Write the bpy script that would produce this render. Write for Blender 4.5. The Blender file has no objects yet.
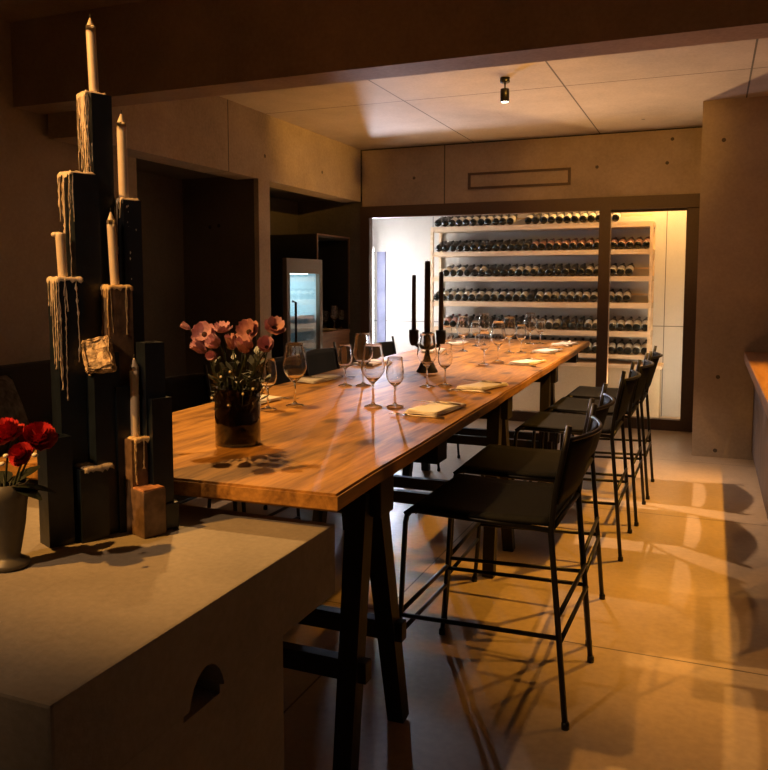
import bpy, bmesh, math, random
from mathutils import Vector, Matrix
random.seed(7)
R = math.radians
sc = bpy.context.scene
COL = sc.collection

# ------------------------------------------------------------------ camera
F, CX, CY, H, HY, VX = 794., 384., 350., 1.4, 283., 712.
PH = math.atan((CY - HY) / F)
TH = math.atan((VX - CX) / F * math.cos(PH))
cam = bpy.data.cameras.new('camera')
cam.sensor_fit = 'HORIZONTAL'; cam.sensor_width = 36.0
cam.lens = F / 768 * 36; cam.shift_y = -35 / 768
cam.clip_start = .05
co = bpy.data.objects.new('camera', cam); COL.objects.link(co)
co.location = (0, 0, H); co.rotation_euler = (math.pi / 2 - PH, 0, TH)
sc.camera = co
sc.view_settings.view_transform = 'Standard'; sc.view_settings.look = 'None'
sc.view_settings.gamma = 1; sc.view_settings.use_curve_mapping = False
sc.view_settings.exposure = 0.0

# ------------------------------------------------------------------ materials
def nodes_of(name):
    m = bpy.data.materials.new(name); m.use_nodes = True
    nt = m.node_tree
    return m, nt, nt.nodes.get('Principled BSDF'), nt.nodes.get('Material Output')

def link(nt, a, b): nt.links.new(a, b)

def plain(name, col, rough=.5, metal=0, bump=0, scale=60, var=.12, spec=.5, sss=0):
    m, nt, p, out = nodes_of(name)
    p.inputs['Roughness'].default_value = rough
    p.inputs['Metallic'].default_value = metal
    p.inputs['Specular IOR Level'].default_value = spec
    tc = nt.nodes.new('ShaderNodeTexCoord')
    n = nt.nodes.new('ShaderNodeTexNoise'); n.inputs['Scale'].default_value = scale; n.inputs['Detail'].default_value = 4
    link(nt, tc.outputs['Object'], n.inputs['Vector'])
    r = nt.nodes.new('ShaderNodeValToRGB')
    r.color_ramp.elements[0].position = .3; r.color_ramp.elements[1].position = .7
    r.color_ramp.elements[0].color = [c * (1 - var) for c in col] + [1]
    r.color_ramp.elements[1].color = [min(1, c * (1 + var)) for c in col] + [1]
    link(nt, n.outputs['Fac'], r.inputs['Fac']); link(nt, r.outputs['Color'], p.inputs['Base Color'])
    if bump:
        b = nt.nodes.new('ShaderNodeBump'); b.inputs['Strength'].default_value = bump; b.inputs['Distance'].default_value = .01
        link(nt, n.outputs['Fac'], b.inputs['Height']); link(nt, b.outputs['Normal'], p.inputs['Normal'])
    if sss:
        p.inputs['Subsurface Weight'].default_value = sss
        p.inputs['Subsurface Radius'].default_value = (.02, .01, .006)
    return m

def math_node(nt, op, a, b=None, c=None):
    n = nt.nodes.new('ShaderNodeMath'); n.operation = op
    for i, v in enumerate((a, b, c)):
        if v is None: continue
        if isinstance(v, (int, float)): n.inputs[i].default_value = v
        else: link(nt, v, n.inputs[i])
    return n.outputs[0]

def concrete(name, col, rough=.75, seams=(), dots=(), var=.3, seam_w=.006, spec=.3, fine=1.0, bump=.25):
    """cast concrete; SEAMS [(axis, position)] are panel joints, DOTS are formwork tie holes (world coordinates)"""
    m, nt, p, out = nodes_of(name)
    p.inputs['Roughness'].default_value = rough; p.inputs['Specular IOR Level'].default_value = spec
    tc = nt.nodes.new('ShaderNodeTexCoord'); v = tc.outputs['Object']
    n1 = nt.nodes.new('ShaderNodeTexNoise'); n1.inputs['Scale'].default_value = 1.6 * fine; n1.inputs['Detail'].default_value = 6; n1.inputs['Roughness'].default_value = .65
    n2 = nt.nodes.new('ShaderNodeTexNoise'); n2.inputs['Scale'].default_value = 45 * fine; n2.inputs['Detail'].default_value = 5
    for n in (n1, n2): link(nt, v, n.inputs['Vector'])
    f = math_node(nt, 'MULTIPLY_ADD', n1.outputs['Fac'], .7, math_node(nt, 'MULTIPLY', n2.outputs['Fac'], .3))
    r = nt.nodes.new('ShaderNodeValToRGB')
    r.color_ramp.elements[0].position = .33; r.color_ramp.elements[1].position = .68
    r.color_ramp.elements[0].color = [c * (1 - var) for c in col] + [1]
    r.color_ramp.elements[1].color = [min(1, c * (1 + var * .6)) for c in col] + [1]
    link(nt, f, r.inputs['Fac'])
    mask = None
    sx = nt.nodes.new('ShaderNodeSeparateXYZ'); link(nt, v, sx.inputs[0])
    for ax, pos in seams:
        d = math_node(nt, 'LESS_THAN', math_node(nt, 'ABSOLUTE', math_node(nt, 'SUBTRACT', sx.outputs['XYZ'.index(ax)], pos)), seam_w)
        mask = d if mask is None else math_node(nt, 'MAXIMUM', mask, d)
    for pt in dots:
        dn = nt.nodes.new('ShaderNodeVectorMath'); dn.operation = 'DISTANCE'
        link(nt, v, dn.inputs[0]); dn.inputs[1].default_value = pt
        d = math_node(nt, 'LESS_THAN', dn.outputs['Value'], .016)
        mask = d if mask is None else math_node(nt, 'MAXIMUM', mask, d)
    colr = r.outputs['Color']
    if mask is not None:
        mx = nt.nodes.new('ShaderNodeMix'); mx.data_type = 'RGBA'
        link(nt, mask, mx.inputs['Factor']); link(nt, colr, mx.inputs['A'])
        mx.inputs['B'].default_value = [c * .25 for c in col] + [1]
        colr = mx.outputs['Result']
    link(nt, colr, p.inputs['Base Color'])
    b = nt.nodes.new('ShaderNodeBump'); b.inputs['Strength'].default_value = bump; b.inputs['Distance'].default_value = .004
    link(nt, n2.outputs['Fac'], b.inputs['Height']); link(nt, b.outputs['Normal'], p.inputs['Normal'])
    return m

def wood(name, c1, c2, along='Y', rough=.4, knots=True, scale=1.0, spec=.4, planks=None):
    m, nt, p, out = nodes_of(name)
    p.inputs['Roughness'].default_value = rough; p.inputs['Specular IOR Level'].default_value = spec
    tc = nt.nodes.new('ShaderNodeTexCoord')
    mp = nt.nodes.new('ShaderNodeMapping'); link(nt, tc.outputs['Object'], mp.inputs['Vector'])
    s = {'X': (.9, 9, 9), 'Y': (9, .9, 9), 'Z': (9, 9, .9)}[along]
    mp.inputs['Scale'].default_value = [q * scale for q in s]
    n = nt.nodes.new('ShaderNodeTexNoise'); n.inputs['Scale'].default_value = 1.6; n.inputs['Detail'].default_value = 7; n.inputs['Roughness'].default_value = .6; n.inputs['Distortion'].default_value = .8
    link(nt, mp.outputs[0], n.inputs['Vector'])
    n3 = nt.nodes.new('ShaderNodeTexNoise'); n3.inputs['Scale'].default_value = 9; n3.inputs['Detail'].default_value = 3
    link(nt, mp.outputs[0], n3.inputs['Vector'])
    f = math_node(nt, 'MULTIPLY_ADD', n.outputs['Fac'], .75, math_node(nt, 'MULTIPLY', n3.outputs['Fac'], .25))
    r = nt.nodes.new('ShaderNodeValToRGB')
    r.color_ramp.elements[0].position = .34; r.color_ramp.elements[1].position = .62
    r.color_ramp.elements[0].color = list(c1) + [1]; r.color_ramp.elements[1].color = list(c2) + [1]
    link(nt, f, r.inputs['Fac'])
    colr = r.outputs['Color']
    if knots:
        mk = nt.nodes.new('ShaderNodeMapping'); link(nt, tc.outputs['Object'], mk.inputs['Vector'])
        mk.inputs['Scale'].default_value = (4.2, 2.3, 1)
        vo = nt.nodes.new('ShaderNodeTexVoronoi'); vo.inputs['Scale'].default_value = 1.0; vo.voronoi_dimensions = '2D'
        link(nt, mk.outputs[0], vo.inputs['Vector'])
        rr = nt.nodes.new('ShaderNodeValToRGB')
        rr.color_ramp.elements[0].position = .07; rr.color_ramp.elements[0].color = (1, 1, 1, 1)
        rr.color_ramp.elements[1].position = .17; rr.color_ramp.elements[1].color = (0, 0, 0, 1)
        link(nt, vo.outputs['Distance'], rr.inputs['Fac'])
        mx = nt.nodes.new('ShaderNodeMix'); mx.data_type = 'RGBA'
        link(nt, math_node(nt, 'MULTIPLY', rr.outputs['Color'], .75), mx.inputs['Factor'])
        link(nt, colr, mx.inputs['A']); mx.inputs['B'].default_value = [c * .35 for c in c1] + [1]
        colr = mx.outputs['Result']
    if planks:
        sx = nt.nodes.new('ShaderNodeSeparateXYZ'); link(nt, tc.outputs['Object'], sx.inputs[0])
        ax, w = planks
        fr = math_node(nt, 'FRACT', math_node(nt, 'DIVIDE', sx.outputs['XYZ'.index(ax)], w))
        ln = math_node(nt, 'LESS_THAN', fr, .05)
        mx = nt.nodes.new('ShaderNodeMix'); mx.data_type = 'RGBA'
        link(nt, ln, mx.inputs['Factor']); link(nt, colr, mx.inputs['A']); mx.inputs['B'].default_value = [c * .3 for c in c1] + [1]
        colr = mx.outputs['Result']
    link(nt, colr, p.inputs['Base Color'])
    b = nt.nodes.new('ShaderNodeBump'); b.inputs['Strength'].default_value = .15; b.inputs['Distance'].default_value = .003
    link(nt, f, b.inputs['Height']); link(nt, b.outputs['Normal'], p.inputs['Normal'])
    return m

def thin_glass(name, tint=(.97, .97, .96), refl=1.0, base=.03, edge=.0):
    """clear thin glass: straight-through transmission plus Fresnel reflection"""
    m, nt, p, out = nodes_of(name); nt.nodes.remove(p)
    tr = nt.nodes.new('ShaderNodeBsdfTransparent'); tr.inputs['Color'].default_value = list(tint) + [1]
    gl = nt.nodes.new('ShaderNodeBsdfGlossy'); gl.inputs['Roughness'].default_value = .03; gl.inputs['Color'].default_value = (1, 1, 1, 1)
    lw = nt.nodes.new('ShaderNodeLayerWeight'); lw.inputs['Blend'].default_value = .5
    f = math_node(nt, 'MULTIPLY_ADD', math_node(nt, 'POWER', lw.outputs['Facing'], 2.6), refl, base)
    if edge:
        fc = nt.nodes.new('ShaderNodeLayerWeight'); fc.inputs['Blend'].default_value = .35
        d = nt.nodes.new('ShaderNodeMix'); d.data_type = 'RGBA'
        link(nt, math_node(nt, 'MULTIPLY', math_node(nt, 'POWER', fc.outputs['Facing'], 2.5), edge), d.inputs['Factor'])
        d.inputs['A'].default_value = list(tint) + [1]; d.inputs['B'].default_value = (.12, .12, .12, 1)
        link(nt, d.outputs['Result'], tr.inputs['Color'])
    mx = nt.nodes.new('ShaderNodeMixShader')
    link(nt, f, mx.inputs[0]); link(nt, tr.outputs[0], mx.inputs[1]); link(nt, gl.outputs[0], mx.inputs[2])
    link(nt, mx.outputs[0], out.inputs[0])
    return m

def glow(name, col, strength):
    m, nt, p, out = nodes_of(name); nt.nodes.remove(p)
    e = nt.nodes.new('ShaderNodeEmission'); e.inputs['Color'].default_value = list(col) + [1]; e.inputs['Strength'].default_value = strength
    link(nt, e.outputs[0], out.inputs[0]); return m

CONC = (.40, .34, .27)
M = {}
M['floor'] = concrete('floor_concrete', (.44, .345, .25), rough=.33, var=.28, spec=.45, fine=.8, bump=.12,
                      seams=[('Y', 1.2), ('Y', 3.05), ('Y', 5.0), ('Y', 6.6), ('X', -1.25), ('X', .75)], seam_w=.004)
M['ceiling'] = concrete('ceiling_concrete', (.50, .44, .38), seams=[('X', -2.28), ('X', -1.035), ('X', .2), ('Y', 5.95)], var=.22,
                        dots=[(-1.7, 4.7, 2.823), (-.6, 7.4, 2.823)])
M['beam'] = concrete('beam_concrete', (.40, .33, .28), var=.3)
M['wall'] = concrete('wall_concrete', CONC, var=.25)
M['left_beam'] = concrete('left_beam_concrete', (.43, .36, .28), seams=[('Y', 5.38)], dots=[(-3.53, 5.93, 2.47), (-3.53, 7.0, 2.47)])
M['far_wall'] = concrete('far_wall_concrete', (.40, .32, .24), seams=[('X', -2.585)], var=.25,
                         dots=[(-2.92, 7.92, 2.495), (-1.054, 7.92, 2.507), (-.38, 7.92, 2.725), (-.42, 7.92, 2.51)])
M['pillar'] = concrete('pier_concrete', (.42, .35, .28), var=.22, dots=[(.05, 6.85, 2.513), (.068, 6.85, .651), (.066, 6.85, .055)])
M['recess_shade'] = concrete('shaded_recess_concrete', (.11, .10, .085), dots=[(-4.02, 5.82, 1.88), (-3.93, 5.82, 1.89)])  # base colour darkened to carry the shade inside the recess and niche
M['cellar_wall'] = concrete('cellar_concrete', (.60, .57, .53), var=.1, seams=[('X', -.45), ('X', -3.0), ('Z', .95)], seam_w=.004)
M['block'] = concrete('block_concrete', (.29, .26, .225), var=.25, fine=1.5, bump=.35)
M['dark_gap'] = plain('dark_joint', (.01, .009, .008), .9)
M['frame'] = plain('brown_steel', (.085, .05, .03), .5, .1)
M['frame_light'] = plain('brown_steel_worn', (.16, .09, .05), .5, .1)
M['pane'] = thin_glass('window_glass', base=.01, refl=.8)
M['table'] = wood('oiled_table_wood', (.115, .048, .010), (.47, .24, .055), 'Y', rough=.55, spec=.3)
M['trestle'] = wood('dark_trestle_wood', (.006, .005, .004), (.016, .012, .010), 'Z', rough=.6, knots=False)
M['batten'] = wood('dark_batten_wood', (.006, .005, .004), (.016, .012, .010), 'X', rough=.6, knots=False)
M['metal'] = plain('black_metal', (.012, .012, .013), .38, .5)
M['leather'] = plain('black_leather', (.007, .0075, .008), .65, bump=.15, scale=140, spec=.06)
def crystal(name):
    m, nt, p, out = nodes_of(name); nt.nodes.remove(p)
    g = nt.nodes.new('ShaderNodeBsdfGlass'); g.inputs['Roughness'].default_value = 0.0; g.inputs['IOR'].default_value = 1.46
    link(nt, g.outputs[0], out.inputs[0])
    return m
M['glass'] = crystal('wine_glass_crystal')
M['linen'] = plain('cream_linen', (.76, .71, .66), .9, bump=.3, scale=220, var=.08, spec=.1)
M['cutlery'] = plain('dull_steel', (.35, .30, .25), .28, 1)
M['iron'] = plain('black_cast_iron', (.005, .005, .006), .6, .1)
M['black_wax'] = plain('black_wax', (.022, .013, .011), .42, sss=0)
M['cream_wax'] = plain('cream_wax', (.60, .51, .43), .42, sss=.25, var=.06, scale=30)
M['tarnish_wax'] = plain('yellowed_wax', (.60, .44, .25), .45, sss=.2, var=.3, scale=60)
M['pitted_wax'] = plain('pitted_wax', (.50, .38, .26), .6, var=.75, scale=70, bump=.8)
M['grey_wax'] = plain('greyed_wax', (.32, .27, .22), .5, var=.35, scale=90)
M['blue_glaze'] = plain('blue_black_glaze', (.006, .010, .018), .36, var=.35, scale=25, bump=.15)
M['brown_glaze'] = plain('waxy_brown_glaze', (.15, .095, .062), .38, var=.45, scale=35, bump=.3)
M['orange_top'] = plain('rusty_brick_top', (.42, .20, .10), .55, var=.4, scale=50, bump=.4)
M['red'] = plain('red_petals', (.40, .014, .018), .55, var=.3, scale=50)
M['pink'] = plain('salmon_petals', (.46, .24, .33), .7, var=.25, scale=60)
M['pink2'] = plain('pale_salmon_petals', (.56, .33, .42), .7, var=.2, scale=60)
M['dark_center'] = plain('dark_flower_eye', (.035, .015, .015), .8)
M['stem'] = plain('flower_stem_green', (.014, .026, .010), .6)
M['leaf'] = plain('dark_leaf', (.008, .014, .007), .55)
M['gyp'] = plain('white_buds', (.8, .74, .62), .7)
M['ceramic'] = plain('grey_ceramic', (.085, .078, .066), .45, var=.08)
M['smoke_glass'] = thin_glass('smoky_vase_glass', tint=(.26, .235, .225), base=.03, refl=.8)
M['water'] = thin_glass('vase_water', tint=(.42, .38, .36), base=.01, refl=.3)
M['shelf_wood'] = wood('pale_shelf_wood', (.62, .44, .27), (.80, .62, .42), 'X', rough=.55, knots=False)
M['plinth'] = concrete('cellar_plinth', (.60, .48, .32), var=.12)
M['bottle'] = plain('dark_bottle_glass', (.010, .011, .008), .14, spec=.6)
M['label_white'] = plain('cream_paper', (.82, .76, .64), .7, var=.05)
M['label_grey'] = plain('dark_paper', (.10, .095, .09), .6)
M['label_red'] = plain('reddish_paper', (.62, .36, .29), .6)
M['foil_black'] = plain('black_foil', (.015, .014, .014), .35)
M['foil_red'] = plain('dark_red_foil', (.20, .025, .02), .35)
M['black_cab'] = plain('black_cabinet', (.012, .011, .010), .5)
M['steel'] = plain('brushed_steel', (.20, .155, .11), .42, .6)
M['fridge_in'] = plain('fridge_liner', (.55, .74, .80), .5, var=.05)
M['fridge_wire'] = plain('fridge_shelf', (.70, .80, .84), .35, .3)
M['counter_wood'] = wood('counter_wood', (.16, .075, .035), (.30, .16, .075), 'Y', rough=.45, knots=False)
M['plank_wood'] = wood('grey_brown_planks', (.06, .042, .032), (.13, .092, .07), 'Z', rough=.6, knots=False, planks=('Y', .11))
M['cream'] = plain('cream_bowl', (.72, .60, .36), .4)
M['cushion'] = plain('charcoal_fabric', (.032, .030, .028), .95, bump=.3, scale=120)
M['cushion2'] = plain('speckled_grey_fabric', (.10, .09, .075), .95, bump=.4, scale=26, var=.7)
M['bluepanel'] = plain('lilac_grey_panel', (.22, .23, .36), .45, var=.3, scale=4)
M['tube'] = glow('tube_light', (.90, .94, 1.0), 11)
M['jamb_fill'] = glow('jamb_fill_cool', (.93, .95, 1.0), 170)  # glow of the added fill strip
M['jamb_warm'] = glow('jamb_light_cream', (1.0, .84, .62), 60)
M['lens'] = glow('spot_lens', (1, .86, .62), 9)
M['fridge_led'] = glow('fridge_light', (.75, .93, 1.0), 5)
M['white'] = plain('white_plastic', (.8, .8, .78), .4)

# ------------------------------------------------------------------ mesh helpers
class MB:
    def __init__(s): s.bm = bmesh.new(); s.mi = 0
    def _f(s, vs):
        try: f = s.bm.faces.new(vs); f.material_index = s.mi; f.smooth = True; return f
        except ValueError: return None
    def box(s, a, b, rz=0, about=None, bev=0):
        r = bmesh.ops.create_cube(s.bm, size=1)
        vs = r['verts']
        c = [(a[i] + b[i]) / 2 for i in range(3)]; d = [abs(b[i] - a[i]) for i in range(3)]
        bmesh.ops.scale(s.bm, vec=d, verts=vs)
        bmesh.ops.translate(s.bm, vec=c, verts=vs)
        if rz:
            bmesh.ops.rotate(s.bm, cent=about or c, matrix=Matrix.Rotation(rz, 3, 'Z'), verts=vs)
        fs = list({f for v in vs for f in v.link_faces})
        for f in fs: f.material_index = s.mi
        if bev:
            es = list({e for v in vs for e in v.link_edges})
            rr = bmesh.ops.bevel(s.bm, geom=es, offset=bev, segments=2, affect='EDGES', profile=.6)
            for f in rr['faces']: f.material_index = s.mi
        return s
    def prism(s, pts, z0, z1):
        lo = [s.bm.verts.new((x, y, z0)) for x, y in pts]; hi = [s.bm.verts.new((x, y, z1)) for x, y in pts]
        n = len(pts)
        fs = [s._f(list(reversed(lo))), s._f(hi)]
        for i in range(n): fs.append(s._f([lo[i], lo[(i + 1) % n], hi[(i + 1) % n], hi[i]]))
        for f in fs:
            if f: f.smooth = False
        return s
    def tube(s, pts, r, n=8, cap=True, up=None):
        pts = [Vector(p) for p in pts]
        rs = r if isinstance(r, (list, tuple)) else [r] * len(pts)
        rings = []; prev = None
        for i, p in enumerate(pts):
            t = (pts[min(i + 1, len(pts) - 1)] - pts[max(i - 1, 0)]).normalized()
            if prev is None:
                a = Vector((0, 0, 1)) if abs(t.z) < .9 else Vector((1, 0, 0))
                nrm = t.cross(a).normalized()
            else:
                nrm = (prev - t * prev.dot(t)).normalized()
            prev = nrm; bi = t.cross(nrm)
            off = math.pi / 4 if n == 4 else 0
            rings.append([s.bm.verts.new(p + (nrm * math.cos(2 * math.pi * k / n + off) + bi * math.sin(2 * math.pi * k / n + off)) * rs[i]) for k in range(n)])
        for a, b in zip(rings, rings[1:]):
            for k in range(n):
                f = s._f([a[k], a[(k + 1) % n], b[(k + 1) % n], b[k]])
                if f and n == 4: f.smooth = False
        if cap:
            for rg, rev in ((rings[0], 1), (rings[-1], 0)):
                f = s._f(list(reversed(rg)) if rev else rg)
                if f: f.smooth = False
        return s
    def lathe(s, prof, n=20, at=(0, 0, 0), axis='Z', mats=None):
        """prof [(r, h)]; mats per segment"""
        at = Vector(at); rings = []
        for r, h in prof:
            ring = []
            if r < 1e-6:
                rings.append([s.bm.verts.new(at + (Vector((0, 0, h)) if axis == 'Z' else Vector((0, h, 0))))]); continue
            for k in range(n):
                a = 2 * math.pi * k / n
                q = Vector((r * math.cos(a), r * math.sin(a), h)) if axis == 'Z' else Vector((r * math.cos(a), h, r * math.sin(a)))
                ring.append(s.bm.verts.new(at + q))
            rings.append(ring)
        for i, (a, b) in enumerate(zip(rings, rings[1:])):
            if mats: s.mi = mats[i]
            for k in range(n):
                k2 = (k + 1) % n
                if len(a) == 1 and len(b) == 1: break
                if len(a) == 1: s._f([a[0], b[k2], b[k]])
                elif len(b) == 1: s._f([a[k], a[k2], b[0]])
                else: s._f([a[k], a[k2], b[k2], b[k]])
        return s
    def ball(s, c, r, sc3=(1, 1, 1), seg=10, rings=7):
        rr = bmesh.ops.create_uvsphere(s.bm, u_segments=seg, v_segments=rings, radius=r)
        bmesh.ops.scale(s.bm, vec=sc3, verts=rr['verts']); bmesh.ops.translate(s.bm, vec=c, verts=rr['verts'])
        for v in rr['verts']:
            for f in v.link_faces: f.material_index = s.mi; f.smooth = True
        return s
    def grid(s, fn, nu, nv, thick=0, closed=False):
        """sheet fn(u,v)->point with u,v in 0..1; thick gives it a second skin along -normal (approx)"""
        g = [[Vector(fn(i / nu, j / nv)) for j in range(nv + 1)] for i in range(nu + 1)]
        top = [[s.bm.verts.new(p) for p in row] for row in g]
        for i in range(nu):
            for j in range(nv): s._f([top[i][j], top[i + 1][j], top[i + 1][j + 1], top[i][j + 1]])
        if thick:
            bot = []
            for i in range(nu + 1):
                row = []
                for j in range(nv + 1):
                    du = g[min(i + 1, nu)][j] - g[max(i - 1, 0)][j]; dv = g[i][min(j + 1, nv)] - g[i][max(j - 1, 0)]
                    nn = du.cross(dv)
                    nn = nn.normalized() if nn.length > 1e-9 else Vector((0, 0, 1))
                    row.append(s.bm.verts.new(g[i][j] - nn * thick))
                bot.append(row)
            for i in range(nu):
                for j in range(nv): s._f([bot[i][j], bot[i][j + 1], bot[i + 1][j + 1], bot[i + 1][j]])
            for i in range(nu):
                s._f([top[i][0], bot[i][0], bot[i + 1][0], top[i + 1][0]]); s._f([top[i + 1][nv], bot[i + 1][nv], bot[i][nv], top[i][nv]])
            for j in range(nv):
                s._f([top[0][j + 1], bot[0][j + 1], bot[0][j], top[0][j]]); s._f([top[nu][j], bot[nu][j], bot[nu][j + 1], top[nu][j + 1]])
        return s
    def move(s, v):
        bmesh.ops.translate(s.bm, vec=v, verts=s.bm.verts); return s
    def turn(s, a, ax='Z'):
        bmesh.ops.rotate(s.bm, cent=(0, 0, 0), matrix=Matrix.Rotation(a, 3, ax), verts=s.bm.verts); return s
    def build(s, name, mats, parent=None, loc=None, flat=False):
        bmesh.ops.recalc_face_normals(s.bm, faces=s.bm.faces)
        if flat:
            for f in s.bm.faces: f.smooth = False
        me = bpy.data.meshes.new(name); s.bm.to_mesh(me); s.bm.free()
        for m in (mats if isinstance(mats, (list, tuple)) else [mats]): me.materials.append(m)
        o = bpy.data.objects.new(name, me); COL.objects.link(o)
        if parent: o.parent = parent
        if loc: o.location = loc
        return o

def tag(o, label, cat, group=None, kind=None):
    o['label'] = label; o['category'] = cat
    if group: o['group'] = group
    if kind: o['kind'] = kind
    return o
def thing(name, label, cat, loc=(0, 0, 0), rz=0, group=None):
    o = bpy.data.objects.new(name, None); o.empty_display_size = .1; COL.objects.link(o)
    o.location = loc; o.rotation_euler = (0, 0, rz)
    return tag(o, label, cat, group)
KIDS = {}
def kids(o): return [c for c in bpy.data.objects if c.parent is o]
def copy_tree(o, label=None, parent=None):
    c = o.copy(); COL.objects.link(c)
    if parent: c.parent = parent
    if label: c['label'] = label
    for ch in kids(o): copy_tree(ch, None, c)
    return c
def struct(name, mb, m, parent=None):
    o = mb.build(name, m, parent); o['kind'] = 'structure'; return o
def ray(px, py):
    f = Vector((-math.sin(TH) * math.cos(PH), math.cos(TH) * math.cos(PH), -math.sin(PH)))
    r = Vector((math.cos(TH), math.sin(TH), 0)); u = r.cross(f)
    return f + r * ((px - CX) / F) - u * ((py - CY) / F)
def on_z(px, py, z):
    d = ray(px, py); return Vector((0, 0, H)) + d * ((z - H) / d.z)
def on_y(px, py, y):
    d = ray(px, py); return Vector((0, 0, H)) + d * (y / d.y)
def at_dist(px, py, dist):
    d = ray(px, py); return Vector((0, 0, H)) + d * (dist / math.hypot(d.x, d.y))

# ------------------------------------------------------------------ room shell
ZC, ZN, ZB = 2.823, 2.90, 2.42
struct('floor', MB().box((-4.6, -1.8, -.1), (2.5, 9.0, 0)), M['floor'])
struct('ceiling', MB().box((-4.6, 3.6, ZC), (2.5, 9.0, 3.0)), M['ceiling'])
struct('ceiling.001', MB().box((-4.6, -1.8, ZN), (2.5, 3.58, 3.05)), M['beam'])
struct('trim_1', MB().box((-4.6, 3.555, ZB), (2.5, 3.765, ZN + .06)), M['beam'])
struct('trim_2', MB().box((-3.75, 3.765, 2.27), (-3.53, 7.92, ZC + .03)), M['left_beam'])      # beam over the openings on the wall side
struct('wall_left', MB().box((-4.0, -1.8, 0), (-3.8, 4.62, 2.95)), M['wall'])
struct('wall_recess', MB().box((-4.5, 4.5, 0), (-4.3, 8.05, 2.6)), M['recess_shade'])
struct('ceiling_recess', MB().box((-4.4, 4.5, 2.30), (-3.6, 7.95, 2.4)), M['recess_shade'])
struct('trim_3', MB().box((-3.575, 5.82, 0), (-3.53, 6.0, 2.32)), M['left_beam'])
struct('trim_5', MB().box((-4.4, 5.822, 0), (-3.575, 5.998, 2.32)), M['recess_shade'])               # pier between the openings; shade of its side put into the colour
struct('wall_far', MB().box((-3.53, 7.92, 2.217), (-.11, 8.08, ZC - .012)), M['far_wall'])
struct('trim_4', MB().box((-3.53, 7.935, ZC - .012), (-.11, 8.08, ZC + .01)), M['dark_gap'])
struct('wall_far_side', MB().box((-4.4, 7.92, 0), (-3.515, 8.08, ZC)), M['recess_shade'])
struct('wall_pier', MB().box((-.11, 6.85, 0), (2.5, 9.0, ZC)), M['pillar'])
struct('wall_right', MB().box((2.3, -1.8, 0), (2.5, 6.85, 2.95)), M['wall'])
struct('wall_back', MB().box((-4.6, -2.0, 0), (2.5, -1.8, 2.95)), M['wall'])
struct('wall_cellar_back', MB().box((-4.2, 8.78, 0), (-.1, 8.98, ZC)), M['cellar_wall'])
struct('wall_cellar_left', MB().box((-4.1, 8.08, 0), (-3.95, 8.8, ZC)), M['cellar_wall'])

# glazed front of the wine cellar
fr = MB()
fr.box((-3.53, 7.90, 0), (-3.424, 7.99, 2.217)); fr.box((-3.424, 7.90, 2.095), (-.11, 7.99, 2.217))
fr.box((-3.424, 7.90, 0), (-1.02, 7.99, .10)); fr.box((-1.02, 7.90, 0), (-.915, 7.96, 2.095))
w1 = struct('window_1', fr, M['frame'])
struct('pane', MB().box((-3.424, 7.935, .10), (-1.02, 7.945, 2.095)), M['pane'], w1)
fd = MB()
fd.box((-1.0, 7.975, .0), (-.92, 8.03, 2.10)); fd.box((-.237, 7.93, 0), (-.112, 8.03, 2.217)); fd.box((-.92, 7.975, 2.075), (-.237, 8.03, 2.13)); fd.box((-.92, 7.93, .0), (-.237, 8.03, .103))
d1 = struct('door_1', fd, M['frame'])
struct('pane', MB().box((-.92, 8.0, .1), (-.237, 8.008, 2.08)), M['pane'], d1)

# slot vent above the glazing
v = thing('air_vent', 'long slotted air vent framed in brown metal high on the concrete above the cellar glass', 'vent', (-1.815, 7.92, 2.35))
m = MB()
for a, b in (((-.515, -.02, 0), (.515, .0, .022)), ((-.515, -.02, .142), (.515, 0, .164)), ((-.515, -.02, .022), (-.49, 0, .142)), ((.49, -.02, .022), (.515, 0, .142))): m.box(a, b)
m.build('vent_frame', M['frame'], v)
m = MB().box((-.49, -.006, .022), (.49, 0, .142)); m.build('vent_plate', M['far_wall'], v)
v.location.y = 7.919

# ceiling spotlight
s_ = thing('ceiling_spotlight', 'small black cylindrical spotlight on the concrete ceiling', 'light', (-1.378, 5.56, ZC))
MB().lathe([(0, 0), (.034, 0), (.034, -.03), (.03, -.034), (0, -.034)], 20).build('ceiling_rose', M['metal'], s_)
MB().tube([(0, 0, -.03), (0, 0, -.085)], .006).build('rod', M['metal'], s_)
MB().lathe([(0, -.075), (.028, -.075), (.031, -.08), (.031, -.165), (.027, -.165), (.027, -.155), (0, -.155)], 20).build('lamp_head', M['metal'], s_)
MB().lathe([(0, -.158), (.026, -.158), (.024, -.166), (0, -.168)], 20).build('lens', M['lens'], s_)

# ------------------------------------------------------------------ wine cellar
SY0, SY1 = 8.45, 8.775
rk = thing('wine_rack', 'tall pale wooden wine rack lined with rows of bottles behind the glass', 'wine rack', (-1.75, 8.6, 0))
L0, L1 = -2.915, -.56
shelves = [(2.019, 1.968), (1.742, 1.694), (1.470, 1.418), (1.199, 1.142), (.906, .850), (.665, .622)]
o_ = Vector((-1.75, 8.6, 0))
for zt, zb in shelves:
    MB().box((L0, SY0, zb), (L1, SY1, zt)).move(-o_).build('shelf_board', M['shelf_wood'], rk)
    MB().box((L0 + .03, 8.69, zt + .075), (L1 - .03, 8.71, zt + .092)).move(-o_).build('cradle_bar', M['shelf_wood'], rk)
for x0 in (L0, L1 - .03):
    MB().box((x0, SY0 - .006, .57), (x0 + .03, SY0 + .03, 2.0)).move(-o_).build('upright', M['shelf_wood'], rk)
    MB().box((x0, SY1 - .04, .57), (x0 + .03, SY1, 2.0)).move(-o_).build('upright', M['shelf_wood'], rk)
pl = MB().box((L0 - .02, 8.44, 0), (L1 + .1, SY1, .53)).build('cellar_plinth', M['plinth']); tag(pl, 'low tan masonry plinth under the wine rack', 'plinth')
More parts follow.
